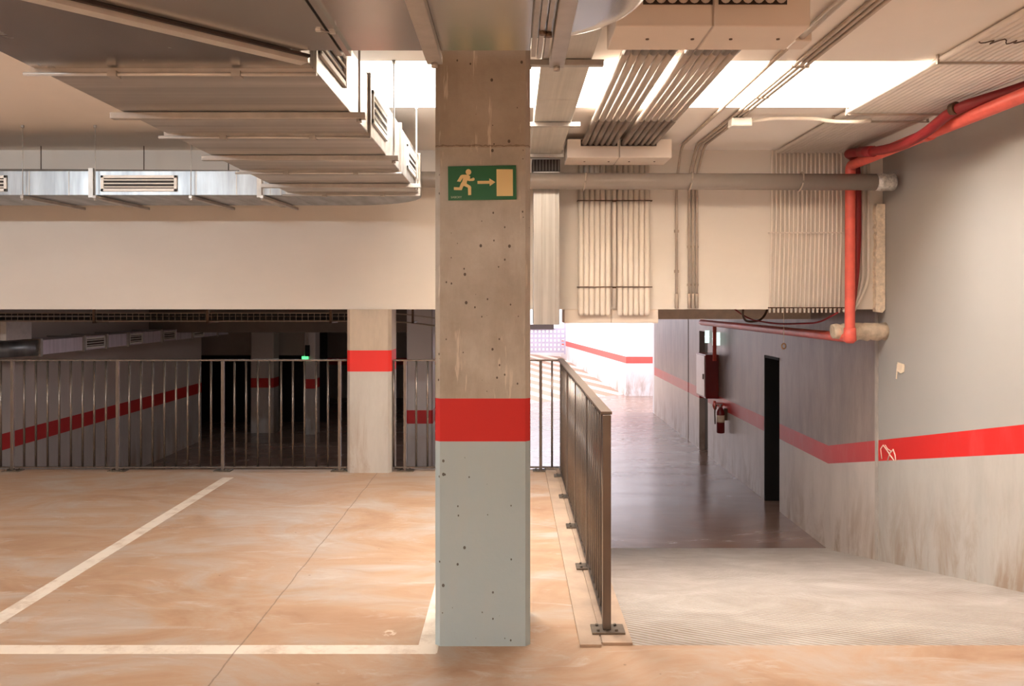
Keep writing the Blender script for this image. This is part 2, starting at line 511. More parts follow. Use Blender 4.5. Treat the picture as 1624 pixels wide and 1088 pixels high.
# ------------------------------------------------------------------ the setting
RX = 3.33          # right wall
WALLY = 7.25       # face of the dropped wall
BOT = 1.46         # its lower edge
LOW = -1.08        # lower floor
struct('floor', MB().box(-7, .535, -5, 7.36, -.25, 0).box(.535, RX, -5, 3.58, -.25, 0), 'floor')
cb = MB().box(.300, .395, 3.56, 7.36, 0, .012).box(.402, .535, 3.58, 7.36, 0, .012).box(.395, .402, 3.6, 7.36, 0, .004)
struct('trim_kerb', cb, simple('kerb_concrete', lin(176, 152, 131), .65, 0, .16, 5, .3))
r = MB()
n = 24
prof = []
for i in range(n + 1):                            # soft foot where the ramp meets the lower lane
    y = 3.58 + (8.55 - 3.58) * i / n
    z = -(y - 3.58) * 1.08 / 4.92
    k = max(0, (y - 7.9) / 1.1)
    z = max(z, LOW) if y > 8.5 else z
    prof.append((y, max(z, LOW)))
pts = [(y, z) for y, z in prof] + [(8.55, LOW - .2), (3.58, LOW - .2)]
r.prism(pts, .535, RX, 'x')
struct('floor_ramp', r, 'ramp')
struct('floor_lower', MB().box(-9, .535, 7.3, 34, LOW - .2, LOW).box(.535, 9, 8.55, 34, LOW - .2, LOW), 'lower_floor')
struct('wall_slab_edge', MB().box(-7, .535, 7.20, 7.355, LOW, -.001), 'lower_wall')
c = MB()
for (x0, x1, y0, y1) in ((-7, RX + .3, -5, BACK_Y0), (-7, RX + .3, BACK_Y1, SKY_Y0), (-7, RX + .3, SKY_Y1, 7.6),
                         (-7, -3.7, BACK_Y0, BACK_Y1), (2.5, RX + .3, BACK_Y0, BACK_Y1),
                         (-7, SKY_X0, SKY_Y0, SKY_Y1), (SKY_X1, RX + .3, SKY_Y0, SKY_Y1)):
    c.box(x0, x1, y0, y1, CEIL, CEIL + .25)
struct('ceiling', c, 'ceiling')
def shaft(name, x0, x1, y0, y1, h):
    z0, z1 = CEIL + .25, CEIL + h
    t = .12
    m = MB().box(x0 - t, x1 + t, y0 - t, y0, z0, z1).box(x0 - t, x1 + t, y1, y1 + t, z0, z1)
    m.box(x0 - t, x0, y0, y1, z0, z1).box(x1, x1 + t, y0, y1, z0, z1).box(x0 - t, x1 + t, y0 - t, y1 + t, z1, z1 + t)
    struct(name, m, 'shaft')
shaft('wall_skylight', SKY_X0, SKY_X1, SKY_Y0, SKY_Y1, .95)
shaft('wall_rear_fill_shaft', -3.7, 2.5, BACK_Y0, BACK_Y1, .75)  # unseen shaft added around the rear fill light
struct('wall_back', MB().box(-7, RX, WALLY, 7.55, BOT, CEIL), 'wall')
struct('wall_left', MB().box(-7.2, -7, -5, 7.55, 0, CEIL), 'wall')
struct('wall_rear', MB().box(-7, RX, -5.2, -5, 0, CEIL), 'wall')
struct('wall_right', MB().box(RX, RX + .25, -5.2, 7.41, LOW - .2, CEIL), 'right_wall')
struct('trim_corner', MB().box(RX - .006, RX, 7.335, 7.365, -.86, BOT).box(RX - .003, RX, 7.372, 7.40, -.87, BOT), simple('corner_bead', lin(180, 170, 159), .6))
# lane wall with the two door openings
D0, D1, DT = 10.05, 10.62, .83
E0, E1 = 13.72, 14.35
m = MB().box(RX, RX + .25, 7.41, D0, LOW - .2, 1.9).box(RX, RX + .25, D0, D1, DT, 1.9)
m.box(RX, RX + .25, D1, E0, LOW - .2, 1.9).box(RX, RX + .25, E0, E1, 1.02, 1.9).box(RX, RX + .25, E1, 15.2, LOW - .2, 1.9)
m.box(RX + .02, RX + .25, 15.2, 15.27, LOW - .2, 1.9).box(RX, RX + .25, 15.27, 18.9, LOW - .2, 1.9)
struct('wall_lane_right', m, 'lane_wall')
struct('wall_lane_end', MB().box(RX, 9, 18.9, 19.1, LOW, 3.2), 'white_wall')
d1 = thing('door_1', (RX + .12, (D0 + D1) / 2, LOW), 'dark open doorway in the lane wall', 'door')
d1['kind'] = 'structure'
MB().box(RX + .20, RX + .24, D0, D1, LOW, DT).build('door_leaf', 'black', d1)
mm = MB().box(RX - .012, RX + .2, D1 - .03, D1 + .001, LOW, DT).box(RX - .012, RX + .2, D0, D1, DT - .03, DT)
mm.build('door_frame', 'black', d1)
MB().box(RX + .195, RX + .2, D1 - .20, D1 - .19, LOW + .05, DT - .05).build('door_edge', 'door', d1)
d2 = thing('door_2', (RX + .1, (E0 + E1) / 2, LOW), 'grey flush door behind the red hose cabinet', 'door')
d2['kind'] = 'structure'
MB().box(RX + .10, RX + .14, E0, E1, LOW, 1.02).build('door_leaf', 'door', d2)
# lower level, left of the lane
struct('wall_lower_left', MB().box(-6.05, -5.85, 7.355, 15.2, LOW, 1.75), 'lower_wall')
struct('wall_lower_left_return', MB().box(-9, -6.05, 15.0, 15.2, LOW, 1.75), 'lower_wall')
struct('wall_lower_far_left', MB().box(-9.2, -9, 15.0, 22, LOW, 1.75), 'lower_wall')
struct('wall_lower_back', MB().box(-9, -.6, 22, 22.2, LOW, 1.75), 'lower_wall')
struct('wall_lower_side_added', MB().box(-.8, -.6, 16.5, 33, LOW, 1.9), 'white_wall')  # unseen wall added to hold the court's light in
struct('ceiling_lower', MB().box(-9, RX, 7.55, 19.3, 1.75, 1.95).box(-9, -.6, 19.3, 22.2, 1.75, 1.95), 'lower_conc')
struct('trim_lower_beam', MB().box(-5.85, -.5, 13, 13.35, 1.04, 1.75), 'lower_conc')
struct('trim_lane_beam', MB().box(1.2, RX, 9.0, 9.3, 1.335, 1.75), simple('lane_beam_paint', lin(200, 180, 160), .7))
# storage bays with a header over black openings
h = MB()
h.box(-7.2, -4.05, 16.85, 17.0, .42, 1.75)
struct('wall_storage_bays', h, 'lower_wall')
struct('wall_storage_shade', MB().box(-7.2, -4.05, 17.6, 17.7, LOW, 1.75), 'black')  # black sheet standing in for the darkness inside the bays
# the exit court
struct('wall_court_front', MB().box(3.18, 9, 22.5, 22.75, LOW, 3.2), 'far_wall')
struct('wall_court_side', MB().prism([(3.18, 22.5), (1.98, 32.6), (2.2, 32.7), (3.42, 22.6)], LOW, 3.2), 'far_wall')
struct('wall_court_back', MB().box(-.8, 2.4, 32.6, 32.8, LOW, 3.6), 'white_wall')
struct('wall_court_right', MB().box(9, 9.2, 18.9, 22.75, LOW, 3.2), 'white_wall')
e = MB()
a0, a1 = Vector((-.6, 20.05, LOW)), Vector((3.22, 22.9, LOW))
e.add([a0, a1, (1.98, 32.6, LOW + .42), (-.6, 32.6, LOW + .62), a0 - Vector((0, 0, .1)), a1 - Vector((0, 0, .1)), (1.98, 32.6, LOW - .1), (-.6, 32.6, LOW - .1)],
      [(0, 1, 2, 3), (7, 6, 5, 4), (0, 4, 5, 1), (1, 5, 6, 2), (2, 6, 7, 3), (3, 7, 4, 0)])
struct('floor_exit_ramp', e, 'exit_ramp')

# ------------------------------------------------------------------ columns
def column_mb(x0, x1, y0, y1, z0, z1, ch):
    p = [(x0 + ch, y0), (x1 - ch, y0), (x1, y0 + ch), (x1, y1 - ch), (x1 - ch, y1), (x0 + ch, y1), (x0, y1 - ch), (x0, y0 + ch)]
    return MB().prism(p, z0, z1)
CY = 3.57
tag(column_mb(-.341, .081, CY, CY + .42, 0, CEIL, .022).build('concrete_column', 'column'), 'big raw concrete column in the foreground with red band and blue-grey foot', 'column')
tag(column_mb(-1.475, -1.078, 7.20, 7.54, 0, BOT, .028).build('concrete_column', 'back_column'), 'cream painted column with bright red band between the two back railings', 'column')
low = column_mb(-1.475, -1.11, 11.3, 11.66, LOW, 1.75, .02)
tag(low.build('concrete_column', 'lower_wall'), 'dim brown column on lower level seen through railing beside the front column', 'column')
tag(column_mb(-5.22, -4.76, 16.1, 16.5, LOW, 1.75, .02).build('concrete_column', 'lower_wall'), 'distant dim column with dark red band between black storage openings', 'column')
tag(column_mb(-4.10, -3.88, 15.9, 16.3, LOW, 1.75, .02).build('concrete_column', 'lower_wall'), 'slim distant column beside the small lit green sign', 'column')

# ------------------------------------------------------------------ exit sign on the column
S = 358.5
def sgn(zx, zy):
    return ((zx / 10.83 + 690 - 812) / S, EYE - ((zy / 10.83 + 250) - 480) / S)
sx, sz = sgn(810, 735)
sign = thing('exit_sign', (sx, CY, sz), 'green emergency exit sign with running figure, arrow and doorway on the front column', 'sign')
MB().prism([sgn(222, 155), sgn(1392, 135), sgn(1398, 720), sgn(228, 738)], CY - .006, CY, 'y').build('panel', 'sign_green', sign)
fig = [(470, 298), (560, 298), (605, 325), (600, 370), (640, 360), (655, 345), (680, 360), (680, 390), (655, 405), (585, 408), (560, 395), (548, 420), (545, 450), (610, 490), (622, 510), (622, 645), (570, 650), (565, 520), (500, 490), (485, 500), (460, 562), (325, 560), (325, 510), (420, 515), (440, 460), (470, 410), (485, 350), (465, 372), (437, 420), (378, 412), (440, 310)]
f = MB().prism([sgn(*p) for p in fig], CY - .008, CY - .006, 'y')
f.prism([sgn(575 + 48 * math.cos(a * PI / 12), 252 + 50 * math.sin(a * PI / 12)) for a in range(24)], CY - .008, CY - .006, 'y')
f.build('running_figure', 'sign_cream', sign)
MB().prism([sgn(*p) for p in ((728, 405), (932, 403), (932, 360), (1035, 425), (940, 492), (937, 452), (730, 455))], CY - .008, CY - .006, 'y').build('arrow', 'sign_cream', sign)
MB().prism([sgn(*p) for p in ((1055, 205), (1335, 205), (1338, 662), (1058, 665))], CY - .008, CY - .006, 'y').build('doorway_symbol', 'sign_cream', sign)
tc = bpy.data.curves.new('lettering', 'FONT')
tc.body = 'SABOIIY'
tc.size = .0135
tc.extrude = .0004
tc.materials.append(MAT['sign_text'])
tmp = bpy.data.objects.new('lettering_curve', tc)
COL.objects.link(tmp)
bpy.context.view_layer.update()
me = bpy.data.meshes.new_from_object(tmp.evaluated_get(bpy.context.evaluated_depsgraph_get()))
bpy.data.objects.remove(tmp)
to = bpy.data.objects.new('lettering', me)
COL.objects.link(to)
to.parent = sign
lx, lz = sgn(272, 700)
to.location = (lx - sx, -.0065, lz - sz)
to.rotation_euler = (PI / 2, 0, 0)

# ------------------------------------------------------------------ railings
def railing(name, a, b, label, posts, step, top_w, end_post=None, offset=0.0, plate_side=0.0):
    """railing from a to b (plan points); posts are distances along it"""
    a, b = Vector((*a, 0)), Vector((*b, 0))
    L = (b - a).length
    d = (b - a) / L
    root = thing(name, (a + b) / 2, label, 'railing', 'dark metal bar railings')
    MB().bar(a + Vector((0, 0, 1.0)), b + Vector((0, 0, 1.0)), top_w, .014).build('handrail', 'railing_top' if end_post is not None else 'railing', root, .002)
    MB().bar(a + Vector((0, 0, .034)), b + Vector((0, 0, .034)), .03, .012).build('bottom_rail', 'railing', root)
    mid = (a + b) / 2
    # one baluster, copied along
    base = None
    s = offset
    while s < L - .01:
        if all(abs(s - p) > .04 for p in posts):
            p = a + d * s
            if base is None:
                base = MB().tube([(p.x, p.y, .036), (p.x, p.y, .997)], .0098, 10).build('baluster', 'railing', root)
                p0 = p.copy()
                o = base
            else:
                o = base.copy()
                COL.objects.link(o)
                o.parent = root
                o.location = p - p0
        s += step
    for s in posts:
        p = a + d * s
        w = .019 if (end_post is not None and abs(s - end_post) < .01) else .013
        MB().box(p.x - w, p.x + w, p.y - w, p.y + w, .008, .993).build('post', 'railing', root, .002)
        q = MB().box(p.x - .07, p.x + .08, p.y - .05, p.y + .05, 0.0, .009)
        for i in (-1, 1):
            for j in (-1, 1):
                q.tube([(p.x + i * .042, p.y + j * .03, .009), (p.x + i * .042, p.y + j * .03, .018)], .007, 6)
        q.build('base_plate', 'plate', root)
    return root
RY = 7.29
railing('railing', (-5.3555, RY), (-1.49, RY), 'long dark bar railing along the left bay edge, ending at the cream column',
        [8 * .1055, 17 * .1055, 26 * .1055, 36 * .1055], .1055, .04, offset=0.0)
railing('railing', (-1.0695, RY), (.452, RY), 'short back railing between cream column and ramp, passing behind the front column',
        [.1022, 13 * .1022], .1022, .04, offset=0.0)
side = railing('railing', (.435, 3.715), (.435, 7.24), 'dark railing running away beside the ramp, right of the front column',
               [0.0, .885, 1.72, 2.55, 3.3], .1052, .052, end_post=0.0, offset=.1)
for o in side.children:                       # this one stands on the raised kerb
    o.location.z += .012

# ------------------------------------------------------------------ big ventilation duct (an L around the column)
DB, DTOP = 2.353, 2.64
XL, XR = -1.70, -.708
duct = thing('ventilation_duct', (-.7, 3.5, DB), 'large galvanised ventilation duct bending overhead from the column to the back left', 'duct')
def section(poly, mat='duct', name='duct_section', bevel=.004):
    return MB().prism(poly, DB, DTOP).build(name, mat, duct, bevel)
section([(XL, 2.88), (XR, 2.88), (XR, 2.70), (XL, 1.71)], 'duct_dark')
for y0, y1 in ((2.88, 3.98), (3.98, 5.08), (5.08, 6.16)):
    section([(XL, y1), (XR, y1), (XR, y0), (XL, y0)])
# elbow into the duct along the back wall
arc = [(XR - .65 + .65 * math.cos(t * PI / 20), 6.27 + .65 * math.sin(t * PI / 20)) for t in range(11)]
section([(XL, 6.16), (XR, 6.16)] + arc + [(XL, 6.92)], 'duct_bright')
section([(XR, 2.67), (-.562, 2.67), (-.562, 1.67), (XL, 1.67), (XL, 1.685)], 'duct_cross')
section([(-.555, 2.67), (.062, 2.67), (.062, 1.67), (-.555, 1.67)], 'duct_cross')
con = [((.062, 2.67), (0, -1))]
for t in range(13):
    q_ = t * PI / 24
    con.append(((.075 + .35 * math.sin(q_), 2.32 + .35 * math.cos(q_)), (-math.sin(q_), -math.cos(q_))))
con.append(((.425, 0.2), (-1, 0)))
RR = .15
em = MB()
rows = []
for (px0, py0), (nx0, ny0) in con:
    row = []
    for k in range(9):
        a_ = k * PI / 16
        i_ = RR * (1 - math.sin(a_))
        row.append((px0 + nx0 * i_, py0 + ny0 * i_, DB + RR * (1 - math.cos(a_))))
    row.append((px0, py0, DTOP))
    rows.append(row)
nk = len(rows[0])
em.add([p for r_ in rows for p in r_], [(i * nk + k, i * nk + k + 1, (i + 1) * nk + k + 1, (i + 1) * nk + k) for i in range(len(rows) - 1) for k in range(nk - 1)], True)
inner = [r_[0] for r_ in rows]
em.add(inner + [(-.575, .2, DB), (-.575, 1.67, DB), (.062, 1.67, DB)], [tuple(range(len(inner) + 3))])
em.build('duct_elbow', 'duct_cross', duct)
def ring(y, x0=XL, x1=XR, w=.020, p=.013, z0=DB, z1=DTOP):
    m = MB().box(x0 - p, x1 + p, y - w / 2, y + w / 2, z0 - p, z0).box(x0 - p, x1 + p, y - w / 2, y + w / 2, z1, z1 + p)
    m.box(x0 - p, x0, y - w / 2, y + w / 2, z0, z1).box(x1, x1 + p, y - w / 2, y + w / 2, z0, z1)
    return m
for y in (2.88, 3.98, 5.08, 6.12):
    fl = ring(y).build('flange', 'strut', duct)
    MB().tube([(XL - .04, y - .004, DB - .018), (XR + .012, y - .004, DB - .018)], .0075, 8).build('edge_tube', 'edge', fl)
    for xx in (-1.42, -.98):
        MB().box(xx - .016, xx + .016, y - .020, y + .020, DB - .030, DB - .010).build('clip', 'strut', fl)
# mitre flange (two angle bars with a dark seam between)
dv = Vector((-1, -1, 0)).normalized()
nv = Vector((-1, 1, 0)).normalized()
p0 = Vector((XR + .02, 2.715, DB - .016))
MB().bar(p0 + nv * .02, p0 + nv * .02 + dv * 1.42, .046, .020).build('flange', 'edge', duct)
MB().bar(p0 - nv * .012 + Vector((0, 0, .010)), p0 - nv * .012 + dv * 1.40 + Vector((0, 0, .010)), .012, .010).build('seam', 'dark', duct)
MB().box(-.585, -.563, 1.67, 2.688, DB - .012, DB).box(-.553, -.535, 1.67, 2.688, DB - .012, DB).box(-.585, -.535, 2.67, 2.688, DB, DTOP).build('flange', 'duct_cross', duct)
MB().box(-.590, -.574, 2.42, 2.432, DB - .018, DB - .010).box(-.552, -.534, 2.44, 2.452, DB - .018, DB - .010).bar((-.576, 2.427, DB - .015), (-.55, 2.446, DB - .015), .004, .004).build('clip', 'strut', duct)
j = MB().box(.064, .078, 1.67, 2.69, DB - .014, DB).box(.083, .098, 1.67, 2.69, DB - .02, DB).box(.105, .118, 1.67, 2.69, DB - .016, DB)
j.build('flange', 'strut', duct)
for xx, yy in ((.091, 2.42), (.111, 2.44)):
    MB().tube([(xx, yy, DB - .03), (xx, yy, DB - .014)], .011, 6).build('bolt', 'tie', duct)
# air grilles on the side facing the skylight and on the front of the back run
def grille(parent, x0, x1, y0, y1, z0, z1, face):
    """face 'x': on a plane of constant x looking +x; 'y': on a plane of constant y looking -y"""
    fr = .022
    if face == 'x':
        q = MB().box(x0, x1, y0, y1, z0, z0 + fr).box(x0, x1, y0, y1, z1 - fr, z1).box(x0, x1, y0, y0 + fr, z0, z1).box(x0, x1, y1 - fr, y1, z0, z1)
    else:
        q = MB().box(x0, x1, y0, y1, z0, z0 + fr).box(x0, x1, y0, y1, z1 - fr, z1).box(x0, x0 + fr, y0, y1, z0, z1).box(x1 - fr, x1, y0, y1, z0, z1)
    g = q.build('air_grille', 'grille', parent, .002)
    if face == 'x':
        MB().box(x0, x0 + .003, y0 + fr, y1 - fr, z0 + fr, z1 - fr).build('opening', 'dark', g)
    else:
        MB().box(x0 + fr, x1 - fr, y1 - .003, y1, z0 + fr, z1 - fr).build('opening', 'dark', g)
    n = 3
    bl = MB()
    for i in range(n):
        z = z0 + fr + (z1 - z0 - 2 * fr) * (i + .5) / n
        if face == 'x':
            bl.bar((x0 + .008, y0 + fr, z), (x0 + .008, y1 - fr, z), .012, .008, (.4, 0, 1))
        else:
            bl.bar((x0 + fr, y1 - .008, z), (x1 - fr, y1 - .008, z), .012, .008, (0, -.4, 1))
    bl.build('blades', 'grille', g)
    return g
WORLD_FIX = None
for y0, y1 in ((2.93, 3.40), (4.0 + .05, 4.52), (5.42, 5.95)):
    grille(duct, XR, XR + .014, y0, y1, DB + .07, DB + .235, 'x')
# the run along the back wall
BD0, BD1, BZ0, BZ1 = 6.27, 6.92, DB, 2.545
edges = [-6.9, -4.55, -3.265, -1.96, XL]
run = thing('ventilation_duct', (-4.2, 6.6, BZ0), 'galvanised duct running along the back wall on the left, with slotted grilles', 'duct')
for a, b in zip(edges[:-1], edges[1:]):
    ds = MB().box(a + .003, b - .003, BD0, BD1, BZ0, BZ1).build('duct_section', 'duct_bright', run, .004)
    sm_ = MB()
    for t_ in (.12, .3, .62, .86):
        xs_ = a + (b - a) * t_
        if not (-3.25 < xs_ < -2.55):
            sm_.box(xs_, xs_ + .006, BD0 - .003, BD0, BZ0 + .002, BZ1 - .002)
    if sm_.v:
        sm_.build('fold_line', 'strut', ds)
for xx in edges[1:-1]:
    m = MB().box(xx - .018, xx + .018, BD0 - .018, BD0, BZ0 - .018, BZ1 + .018).box(xx - .018, xx + .018, BD0, BD1, BZ0 - .018, BZ0)
    m.build('flange', 'strut', run)
for x0, x1 in ((-3.19, -2.60), (-4.55, -3.92)):
    grille(run, x0, x1, BD0 - .014, BD0, BZ0 + .03, BZ0 + .155, 'y')

# struts that carry the ducts
def strut(a, b, label, rods, w=.036, h=.028, name='duct_hanger', mat='strut', rod_r=.005):
    a, b = Vector(a), Vector(b)
    root = thing(name, (a + b) / 2, label, 'hanger', 'steel struts under the ducts')
    MB().bar(a, b, w, h).build('channel', mat, root, .002)
    for p in rods:
        r_ = MB().tube([(p[0], p[1], a.z - .03), (p[0], p[1], CEIL)], rod_r, 8).build('threaded_rod', 'strut', root)
        MB().tube([(p[0], p[1], a.z - h / 2 - .014), (p[0], p[1], a.z - h / 2)], .012, 6).build('nut', 'strut', r_)
        MB().tube([(p[0], p[1], CEIL - .02), (p[0], p[1], CEIL)], .011, 6).build('anchor', 'strut', r_)
    return root
zs = DB - .017
for (y, w) in ((3.53, 'nearest the camera'), (4.56, 'below the skylight edge'), (5.64, 'farthest from the camera')):
    strut((XL - .05, y, zs), (-.64, y, zs), 'steel strut across the underside of the long left duct, %s' % w, [(-.668, y)])
strut((-.26, .6, zs), (-.26, 2.72, zs), 'grey steel strut under overhead duct, left of the front column', [(-.26, 2.705)], .052)
strut((.152, .6, zs), (.152, 2.76, zs), 'grey steel strut under overhead duct, right of the front column', [(.152, 2.745)], .05)
for xa, xb, w in ((-3.78, -3.72, 'leftmost of those on the back run'), (-3.22, -3.16, 'beside the flange left of the wide slotted grille'), (-2.48, -2.42, 'right of the wide slotted grille'), (-1.93, -1.87, 'at the flange right of the bright panels')):
    strut((xa, BD0 - .05, zs), (xb, BD1 + .10, zs), 'thin strut under back wall duct, %s' % w, [(xa, BD0 - .035)], .026, .024, rod_r=.003)

# ------------------------------------------------------------------ flat duct on the ceiling right of the column, and its drop
fd = thing('flat_duct', (.28, 6.9, 1.33), 'flat sheet-metal duct crossing the ceiling right of column and dropping down the wall', 'duct')
for y0, y1 in ((3.05, 4.95), (4.955, 5.57), (5.575, 6.97)):
    MB().box(.15, .41, y0, y1, 2.765, 2.88).build('ceiling_run', 'flat_duct', fd, .004)
MB().box(.185, .41, 6.98, 7.22, 1.33, 2.655).build('drop', 'drop', fd, .004)
MB().box(.255, .262, 6.975, 6.981, 1.33, 2.62).box(.375, .381, 6.975, 6.981, 1.33, 2.62).build('seam', 'strut', fd)
g = MB().box(.175, .415, 6.985, 7.22, 2.656, 2.76)
gp = g.build('louvre', 'dark', fd)
q = MB()
for i in range(9):
    xx = .185 + i * .027
    q.box(xx, xx + .005, 6.975, 6.985, 2.66, 2.755)
q.build('fins', 'grey_pipe', gp)
for y, x1, w in ((4.14, .47, 'at the near edge of the skylight'), (5.57, .47, 'just past the skylight'), (6.75, .435, 'at the back wall end')):
    st = strut((.06, y, 2.748), (x1, y, 2.748), 'strut under the flat ceiling duct right of column, %s' % w, [(.09, y)], .04, .03)

# ------------------------------------------------------------------ tube banks in ivory housings
def housing(x0, x1, y0, y1, z0, z1, label, name='tube_housing', holes=True):
    o = thing(name, ((x0 + x1) / 2, (y0 + y1) / 2, z0), label, 'housing', 'ivory tube housings')
    xm = (x0 + x1) / 2
    MB().box(x0, xm - .004, y0, y1, z0, z1).build('shell', 'box', o, .006)
    MB().box(xm + .004, x1, y0, y1, z0, z1).build('shell', 'box', o, .006)
    MB().box(xm - .004, xm + .004, y0 + .004, y1 - .004, z0 + .004, z1).build('joint', 'conduit', o)
    if holes:
        for a, b in ((.555, .85), (.875, 1.165)):
            MB().box(a, b, y0 - .003, y0 + .01, 2.783, z1 - .005).build('opening', 'dark', o)
    return o
hz = 2.69
hA = housing(.44, 1.265, 3.42, 3.74, hz, 2.86, 'large ivory housing overhead at top of view that the ceiling tubes enter')
hB = housing(.445, 1.29, 6.51, 6.87, hz, 2.84, 'ivory housing high on the back wall where the ceiling tubes end')
hC = housing(.47, 1.315, 7.255, 7.60, 1.335, BOT, 'ivory housing under the wall edge below the row of wall pipes', holes=False)
for h_, y in ((hA, 3.58), (hB, 6.69)):
    for xx in (.60, .80, .97, 1.18):
        MB().tube([(xx, y, hz - .004), (xx, y, hz)], .008, 8).build('screw', 'tie', h_)
TX = [.585 + i * .047 for i in range(6)] + [.905 + i * .047 for i in range(6)]
proto = None
for i, xx in enumerate(TX):
    where = '%s tube from the left in the %s six ceiling tubes between the ivory housings' % (ORD[i % 6], 'left' if i < 6 else 'right')
    if proto is None:
        proto = thing('ceiling_tube', (xx, 5.1, 2.787), 'x', 'tube', 'ivory tubes across the ceiling')
        MB().tube([(xx, 2.2, 2.809), (xx, 6.7, 2.809)], .0215, 12).build('pipe', 'ceiling_tube', proto)
        MB().tube([(xx, 3.78, 2.809), (xx, 4.14, 2.809)], .0232, 12).build('collar', 'shade_collar', proto)
        MB().tube([(xx, 5.66, 2.809), (xx, 6.52, 2.809)], .0232, 12).build('shade_collar', 'shade_collar', proto)  # shade past the skylight, put in as a darker stretch of tube
        t = proto
    else:
        t = proto.copy()
        COL.objects.link(t)
        for ch in proto.children:
            c_ = ch.copy()
            COL.objects.link(c_)
            c_.parent = t
        t.location.x = xx
    tag(t, where, 'tube', 'ivory tubes across the ceiling')
# vertical pipes below, on the back wall
WX = [.617 + i * .0485 for i in range(6)] + [.617 + 6.15 * .0485] + [.617 + (7.2 + i) * .0485 for i in range(6)]
proto = None
for i, xx in enumerate(WX):
    if i == 6:
        t = MB().tube([(xx, 7.215, 1.475), (xx, 7.215, 2.85)], .017, 12).build('wall_pipe', 'white_pipe')
        tag(t, 'thin pipe in the gap between the two groups of six wall pipes', 'pipe', 'ivory pipes down the back wall')
        continue
    k = i if i < 6 else i - 7
    label = '%s pipe from the left in the %s six thick ivory pipes down the back wall' % (ORD[k], 'left' if i < 6 else 'right')
    if proto is None:
        rr = [.012, .020, .0235, .0235]
        proto = MB().tube([(xx, 7.222, 1.405), (xx, 7.222, 1.412), (xx, 7.222, 1.43), (xx, 7.222, 2.85)], .0235, 14, radii=rr).build('wall_pipe', 'white_pipe')
        t, x0_ = proto, xx
        l0 = proto.location.x
    else:
        t = proto.copy()
        COL.objects.link(t)
        t.location.x = l0 + xx - x0_
    tag(t, label, 'pipe', 'ivory pipes down the back wall')
for z, w in ((2.43, 'upper'), (1.66, 'lower')):
    s_ = MB().box(.585, .895, 7.190, 7.199, z - .004, z + .004).box(.93, 1.25, 7.190, 7.199, z - .004, z + .004).box(.895, .93, 7.190, 7.199, z - .012, z + .004)
    s_.box(.583, .588, 7.19, 7.25, z - .004, z + .004).box(1.246, 1.251, 7.19, 7.25, z - .004, z + .004)
    tag(s_.build('pipe_strap', 'tie'), 'thin dark %s strap across the thick ivory wall pipes' % w, 'strap', 'straps on the wall pipes')

# ------------------------------------------------------------------ grey drain pipe
dp = thing('drain_pipe', (-1.8, 6.89, 2.5), 'fat grey plastic drain pipe crossing the whole back wall', 'pipe')
gz = lambda x: 2.598 - .0065 * (x + 1)
MB().tube([(-6.9, 7.07, gz(-6.9)), (-1, 7.05, gz(-1)), (.1, 6.885, 2.558), (3.12, 6.885, 2.548)], .07, 24).build('pipe', 'grey_pipe', dp)
MB().tube([(3.10, 6.885, 2.548), (3.15, 6.885, 2.548), (3.2, 6.885, 2.545), (3.245, 6.885, 2.548), (3.26, 6.885, 2.548)], .07, 14, radii=[.072, .078, .07, .076, .068]).build('taped_end', simple('silver_tape', (.68, .66, .62), .3, .7, .35, 40, .8), dp)
for xx in (-4.12, -3.22, -2.48):
    MB().tube([(xx, 7.06, gz(xx) + .06), (xx, 7.06, CEIL)], .004, 6).build('hanger_rod', 'tie', dp)
for xx in (.62, 1.52, 2.46):
    cl = MB().tube([(xx + .012 * math.sin(t * PI / 12), 6.885 - .078 * math.cos(t * PI / 12), 2.552 + .078 * math.sin(t * PI / 12)) for t in range(24)], .007, 6)
    cl.build('pipe_clamp', 'conduit', dp)

# ------------------------------------------------------------------ steel conduits, junction box and cable
t = MB().tube([(1.46, 1.6, 2.855), (1.46, 4.10, 2.862)], .0185, 12)
t.tube([(1.46, 4.15, 2.872), (1.462, 6.95, 2.872), (1.475, 7.232, 2.62), (1.475, 7.232, 1.47)], .0125, 10, bend=.1)
for z in (2.16, 1.8):
    t.box(1.455, 1.495, 7.225, 7.25, z - .012, z + .012)
t.tube([(1.475, 7.232, 1.47), (1.475, 7.232, 1.60)], .017, 10)
tag(t.build('conduit', 'conduit'), 'single steel conduit from ceiling down the back wall, left of the close group of three', 'conduit', 'steel conduits')
for i, xx in enumerate((1.588, 1.622, 1.656)):
    t = MB().tube([(xx + .03, 1.6, 2.874), (xx + .02, 5.96, 2.874), (xx, 6.95, 2.874), (xx, 7.234, 2.66), (xx, 7.234, 1.47)], .0115, 10, bend=.1)
    t.tube([(xx, 7.234, 1.47), (xx, 7.234, 1.60)], .0155, 10)
    for z in (2.02, 1.68):
        t.box(xx - .016, xx + .016, 7.23, 7.25, z - .01, z + .01)
    for y in (3.4, 4.6, 5.3):
        t.box(xx + .006, xx + .042, y, y + .02, 2.862, 2.89)
    tag(t.build('conduit', 'conduit'), '%s steel conduit of the close group of three running past the white junction box' % ('left', 'middle', 'right')[i], 'conduit', 'steel conduits')
tag(MB().box(1.425, 1.51, 4.06, 4.20, 2.835, CEIL).build('mounting_bracket', 'box', None, .008), 'ivory bracket on the ceiling where the thick conduit narrows', 'bracket')
jb = thing('junction_box', (1.665, 5.9, 2.80), 'small white junction box on the ceiling below the skylight', 'junction box')
MB().box(1.59, 1.74, 5.84, 5.95, 2.80, 2.862).build('body', 'grille', jb, .008)
MB().box(1.597, 1.733, 5.835, 5.842, 2.806, 2.856).build('lid', 'grille', jb, .003)
